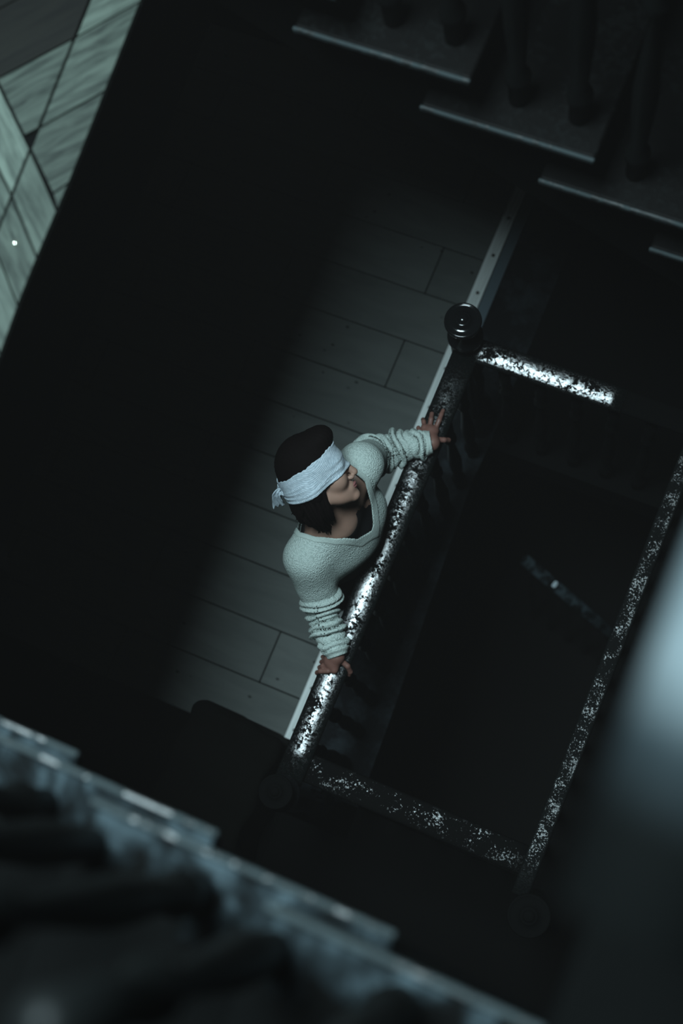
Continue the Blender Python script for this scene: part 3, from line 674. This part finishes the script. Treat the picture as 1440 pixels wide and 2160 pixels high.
# ---- hair: a cap over the skull, then hanging locks
cap = [hel((-0.004, 0, 0.034), (0.091, 0.081, 0.092), 0.02), hel((0.058, 0.0, 0.092), (0.044, 0.048, 0.034), 0.022), hel((-0.036, 0, -0.02), (0.060, 0.076, 0.075), 0.025), hel((-0.012, -0.066, -0.022), (0.026, 0.021, 0.040), 0.02), hel((-0.012, 0.066, -0.022), (0.026, 0.021, 0.040), 0.02)]
lo_, hi_ = HC-0.24, HC+0.24
g = Grid(lo_, hi_, 0.004); g.union(cap); P = g.points()
Lc_ = ((P-HC.astype(np.float32))@HR.astype(np.float32))/HS
ang = np.arctan2(Lc_[..., 1], Lc_[..., 0]+0.02)
g.d -= (0.0007*np.sin(ang*61+Lc_[..., 2]*40)+0.0006*np.sin(ang*103+Lc_[..., 0]*50)).astype(np.float32)
face = np.minimum(Lc_[..., 0]-0.028, 0.052-Lc_[..., 2])          # carve the face
g.d = np.maximum(g.d, face*HS).astype(np.float32)
V, Fq = g.mesh(); hair = link('hair', np_mesh(V, Fq, PB), M['hair'], pn, PB)
lk = MB(); rr = random.Random(5)
bodyc = torso(0)+neck
for i in range(230):
    sd = -1 if i % 10 < 7 else 1
    a = rr.uniform(0, 1)
    root = hd(0.018-0.105*a, sd*(0.070-0.045*max(0, a-0.45)*1.8), rr.uniform(-0.035, 0.03)-0.01*a)
    if sd < 0: tip = np.array([-1.090+rr.uniform(0, 0.130), 0.665+rr.uniform(-0.020, 0.045), 1.300+rr.uniform(-0.022, 0.03)]); tip[1] += 0.10*(tip[0]+1.03)*0
    else: tip = hd(-0.06, 0.02, -0.10)+np.array([rr.uniform(-0.06, 0.05), rr.uniform(-0.03, 0.06), rr.uniform(-0.07, 0)])
    mid = 0.5*(root+tip)+hd(0, 0, 0)*0+(HR@np.array([-0.004, sd*0.030, -0.022]))+np.array([rr.uniform(-0.008, 0.008) for _ in range(3)])
    pts = [root+(mid-root)*0, root*0.56+mid*0.44+0.3*(mid-0.5*(root+tip)), mid, mid*0.45+tip*0.55, tip]
    ps = np.array(pts, np.float32); dd = ev(bodyc, ps); c_ = np.array([NB[0], NB[1], 0])
    for j in range(1, 5):
        if dd[j] < 0.006:
            n_ = np.array([pts[j][0]-NB[0], pts[j][1]-NB[1], 0.10]); n_ /= np.linalg.norm(n_); pts[j] = pts[j]+n_*(0.008-dd[j])
    lk.tube(smooth_line(pts, 2), [0.0075*x for x in (0.8, 1, 1.1, 1.1, 1.05, 0.95, 0.8, 0.5, 0.12)], 6, 0.6)
l0 = link('lock', lk.mesh(PB), M['hair'], hair, PB, True); l0['kind'] = 'stuff'

# ---- blindfold: a folded gauze band round the head over the hair, with a knot behind
nth, nv = 150, 30
hsolid = head[:15]+cap
ths = np.linspace(0, 2*PI, nth, endpoint=False); vs_ = np.linspace(0, 1, nv)
zc = lambda th: 0.024*0.5*(1+np.cos(th))-0.006*(1-np.cos(th))*0.5
hw = lambda th: 0.043-0.010*np.clip(-np.cos(th), 0, 1)**3
Rm = np.zeros((nth, nv)); rr_ = np.linspace(0.16, 0.045, 150)
for j, v_ in enumerate(vs_):
    z = zc(ths)+(v_-0.5)*2*hw(ths)
    dirs = np.stack([np.cos(ths), np.sin(ths), 0*ths], 1)
    Lp = dirs[:, None, :]*rr_[None, :, None]+np.stack([0*ths-0.005, 0*ths, z], 1)[:, None, :]
    Wp = (HC+HS*(Lp@HR.T)).astype(np.float32); dd = ev(hsolid, Wp); k_ = np.argmax(dd < 0.0, axis=1); Rm[:, j] = rr_[k_]
for _ in range(3):
    Rm = np.maximum(Rm, 0.5*(np.roll(Rm, 3, 0)+np.roll(Rm, -3, 0))-0.0004)
for _ in range(3):
    Rp = np.pad(Rm, ((0, 0), (1, 1)), 'edge'); Rm = 0.25*Rp[:, :-2]+0.5*Rm+0.25*Rp[:, 2:]; Rm = 0.25*np.roll(Rm, 1, 0)+0.5*Rm+0.25*np.roll(Rm, -1, 0)
Vb = []; 
for i, th in enumerate(ths):
    for j, v_ in enumerate(vs_):
        fold = 0.0
        for c0, am, wd, sl2 in ((0.06, 0.0030, 0.030, 0.015), (0.15, 0.0026, 0.028, -0.03), (0.25, 0.0022, 0.03, 0.03), (0.37, 0.0016, 0.035, -0.04), (0.52, 0.0012, 0.04, 0.05), (0.80, 0.0008, 0.04, 0.02)):
            q = (v_-c0-sl2*math.sin(th*2+c0*9))/wd; fold += am*math.exp(-q*q)*(0.7+0.5*math.sin(th*3+c0*40))
        bk = max(0, -math.cos(th))**4; fold *= 1+1.2*bk
        r = Rm[i, j]+0.0035+fold
        ed = 0.0005*math.sin(th*37+j)*(1 if j in (0, nv-1) else 0)+(0.0014*math.sin(th*9)+0.0007*math.sin(th*31+1))*(1 if j > nv-3 else 0)
        z = zc(th)+(v_-0.5)*2*hw(th)+ed
        Vb.append(hd(r*math.cos(th)-0.005, r*math.sin(th), z))
Vb = np.array(Vb); Fb = [(i*nv+j, ((i+1) % nth)*nv+j, ((i+1) % nth)*nv+j+1, i*nv+j+1) for i in range(nth) for j in range(nv-1)]
bf = link('blindfold', mesh(Vb-np.array(PB), Fb), M['gauze'], pn, PB, True)
sm = bf.modifiers.new('thickness', 'SOLIDIFY'); sm.thickness = 0.003; sm.offset = -1
kb = -0.090
kt = MB()
for q in range(3):
    pts = []; 
    for i in range(11):
        a = 2*PI*i/10; pts.append(hd(kb-0.004+0.010*math.cos(a+q), -0.012+0.017*math.sin(a), -0.004+0.012*math.cos(a*1.0+q*2.1)))
    kt.tube(pts, [0.0085]*11, 9)
link('knot', kt.mesh(PB), M['gauze'], bf, PB, True)
def tail(pts, wd, seed):
    r = random.Random(seed); pts = smooth_line(pts, 5); mb = MB(); V_ = []; n = len(pts); m_ = 9; vd = (CAM-HC)/np.linalg.norm(CAM-HC)
    for k, p in enumerate(pts):
        d_ = pts[min(k+1, n-1)]-pts[max(k-1, 0)]; d_ = d_/np.linalg.norm(d_); sd = np.cross(d_, np.array([0.3, -0.5, 0.8])); sd /= np.linalg.norm(sd); nn = np.cross(sd, d_)
        for i in range(m_):
            a = -1+2*i/(m_-1); V_.append(p+sd*a*wd*(0.45+0.55*k/n)+nn*(0.005*math.sin(i*1.9+k*0.5+seed)+0.004*a*a))
    Fc = [(k*m_+i, k*m_+i+1, (k+1)*m_+i+1, (k+1)*m_+i) for k in range(n-1) for i in range(m_-1)]
    o = link('tail', mesh(np.array(V_)-np.array(PB), Fc), M['gauze'], bf, PB, True); md = o.modifiers.new('thickness', 'SOLIDIFY'); md.thickness = 0.003
k0 = hd(kb, -0.012, -0.004)
tail([k0, k0+[-0.010, -0.012, 0.006], k0+[-0.016, -0.026, -0.004], k0+[-0.016, -0.036, -0.028], k0+[-0.010, -0.044, -0.055]], 0.019, 1)
tail([k0, k0+[-0.006, 0.002, 0.010], k0+[-0.012, -0.002, 0.002], k0+[-0.014, -0.008, -0.03], k0+[-0.012, -0.014, -0.06]], 0.014, 2)
#PERSON-END
# ================================================================== HAZE, ADDED TO LIFT THE BLACKS
hz = link('added_haze', MB().box(-4.2, 2.5, -2.3, 3.3, H0-0.3, 7.25).mesh(), bpy.data.materials.new('black_lift_haze')); tag(hz, kind='structure')
m = hz.data.materials[0]; m.use_nodes = True; nt = m.node_tree; nt.nodes.clear()
o = nt.nodes.new('ShaderNodeOutputMaterial'); vs = nt.nodes.new('ShaderNodeVolumeScatter'); vs.inputs['Density'].default_value = 0.0017
vs.inputs['Color'].default_value = (1, 0.88, 0.84, 1); nt.links.new(vs.outputs[0], o.inputs['Volume'])
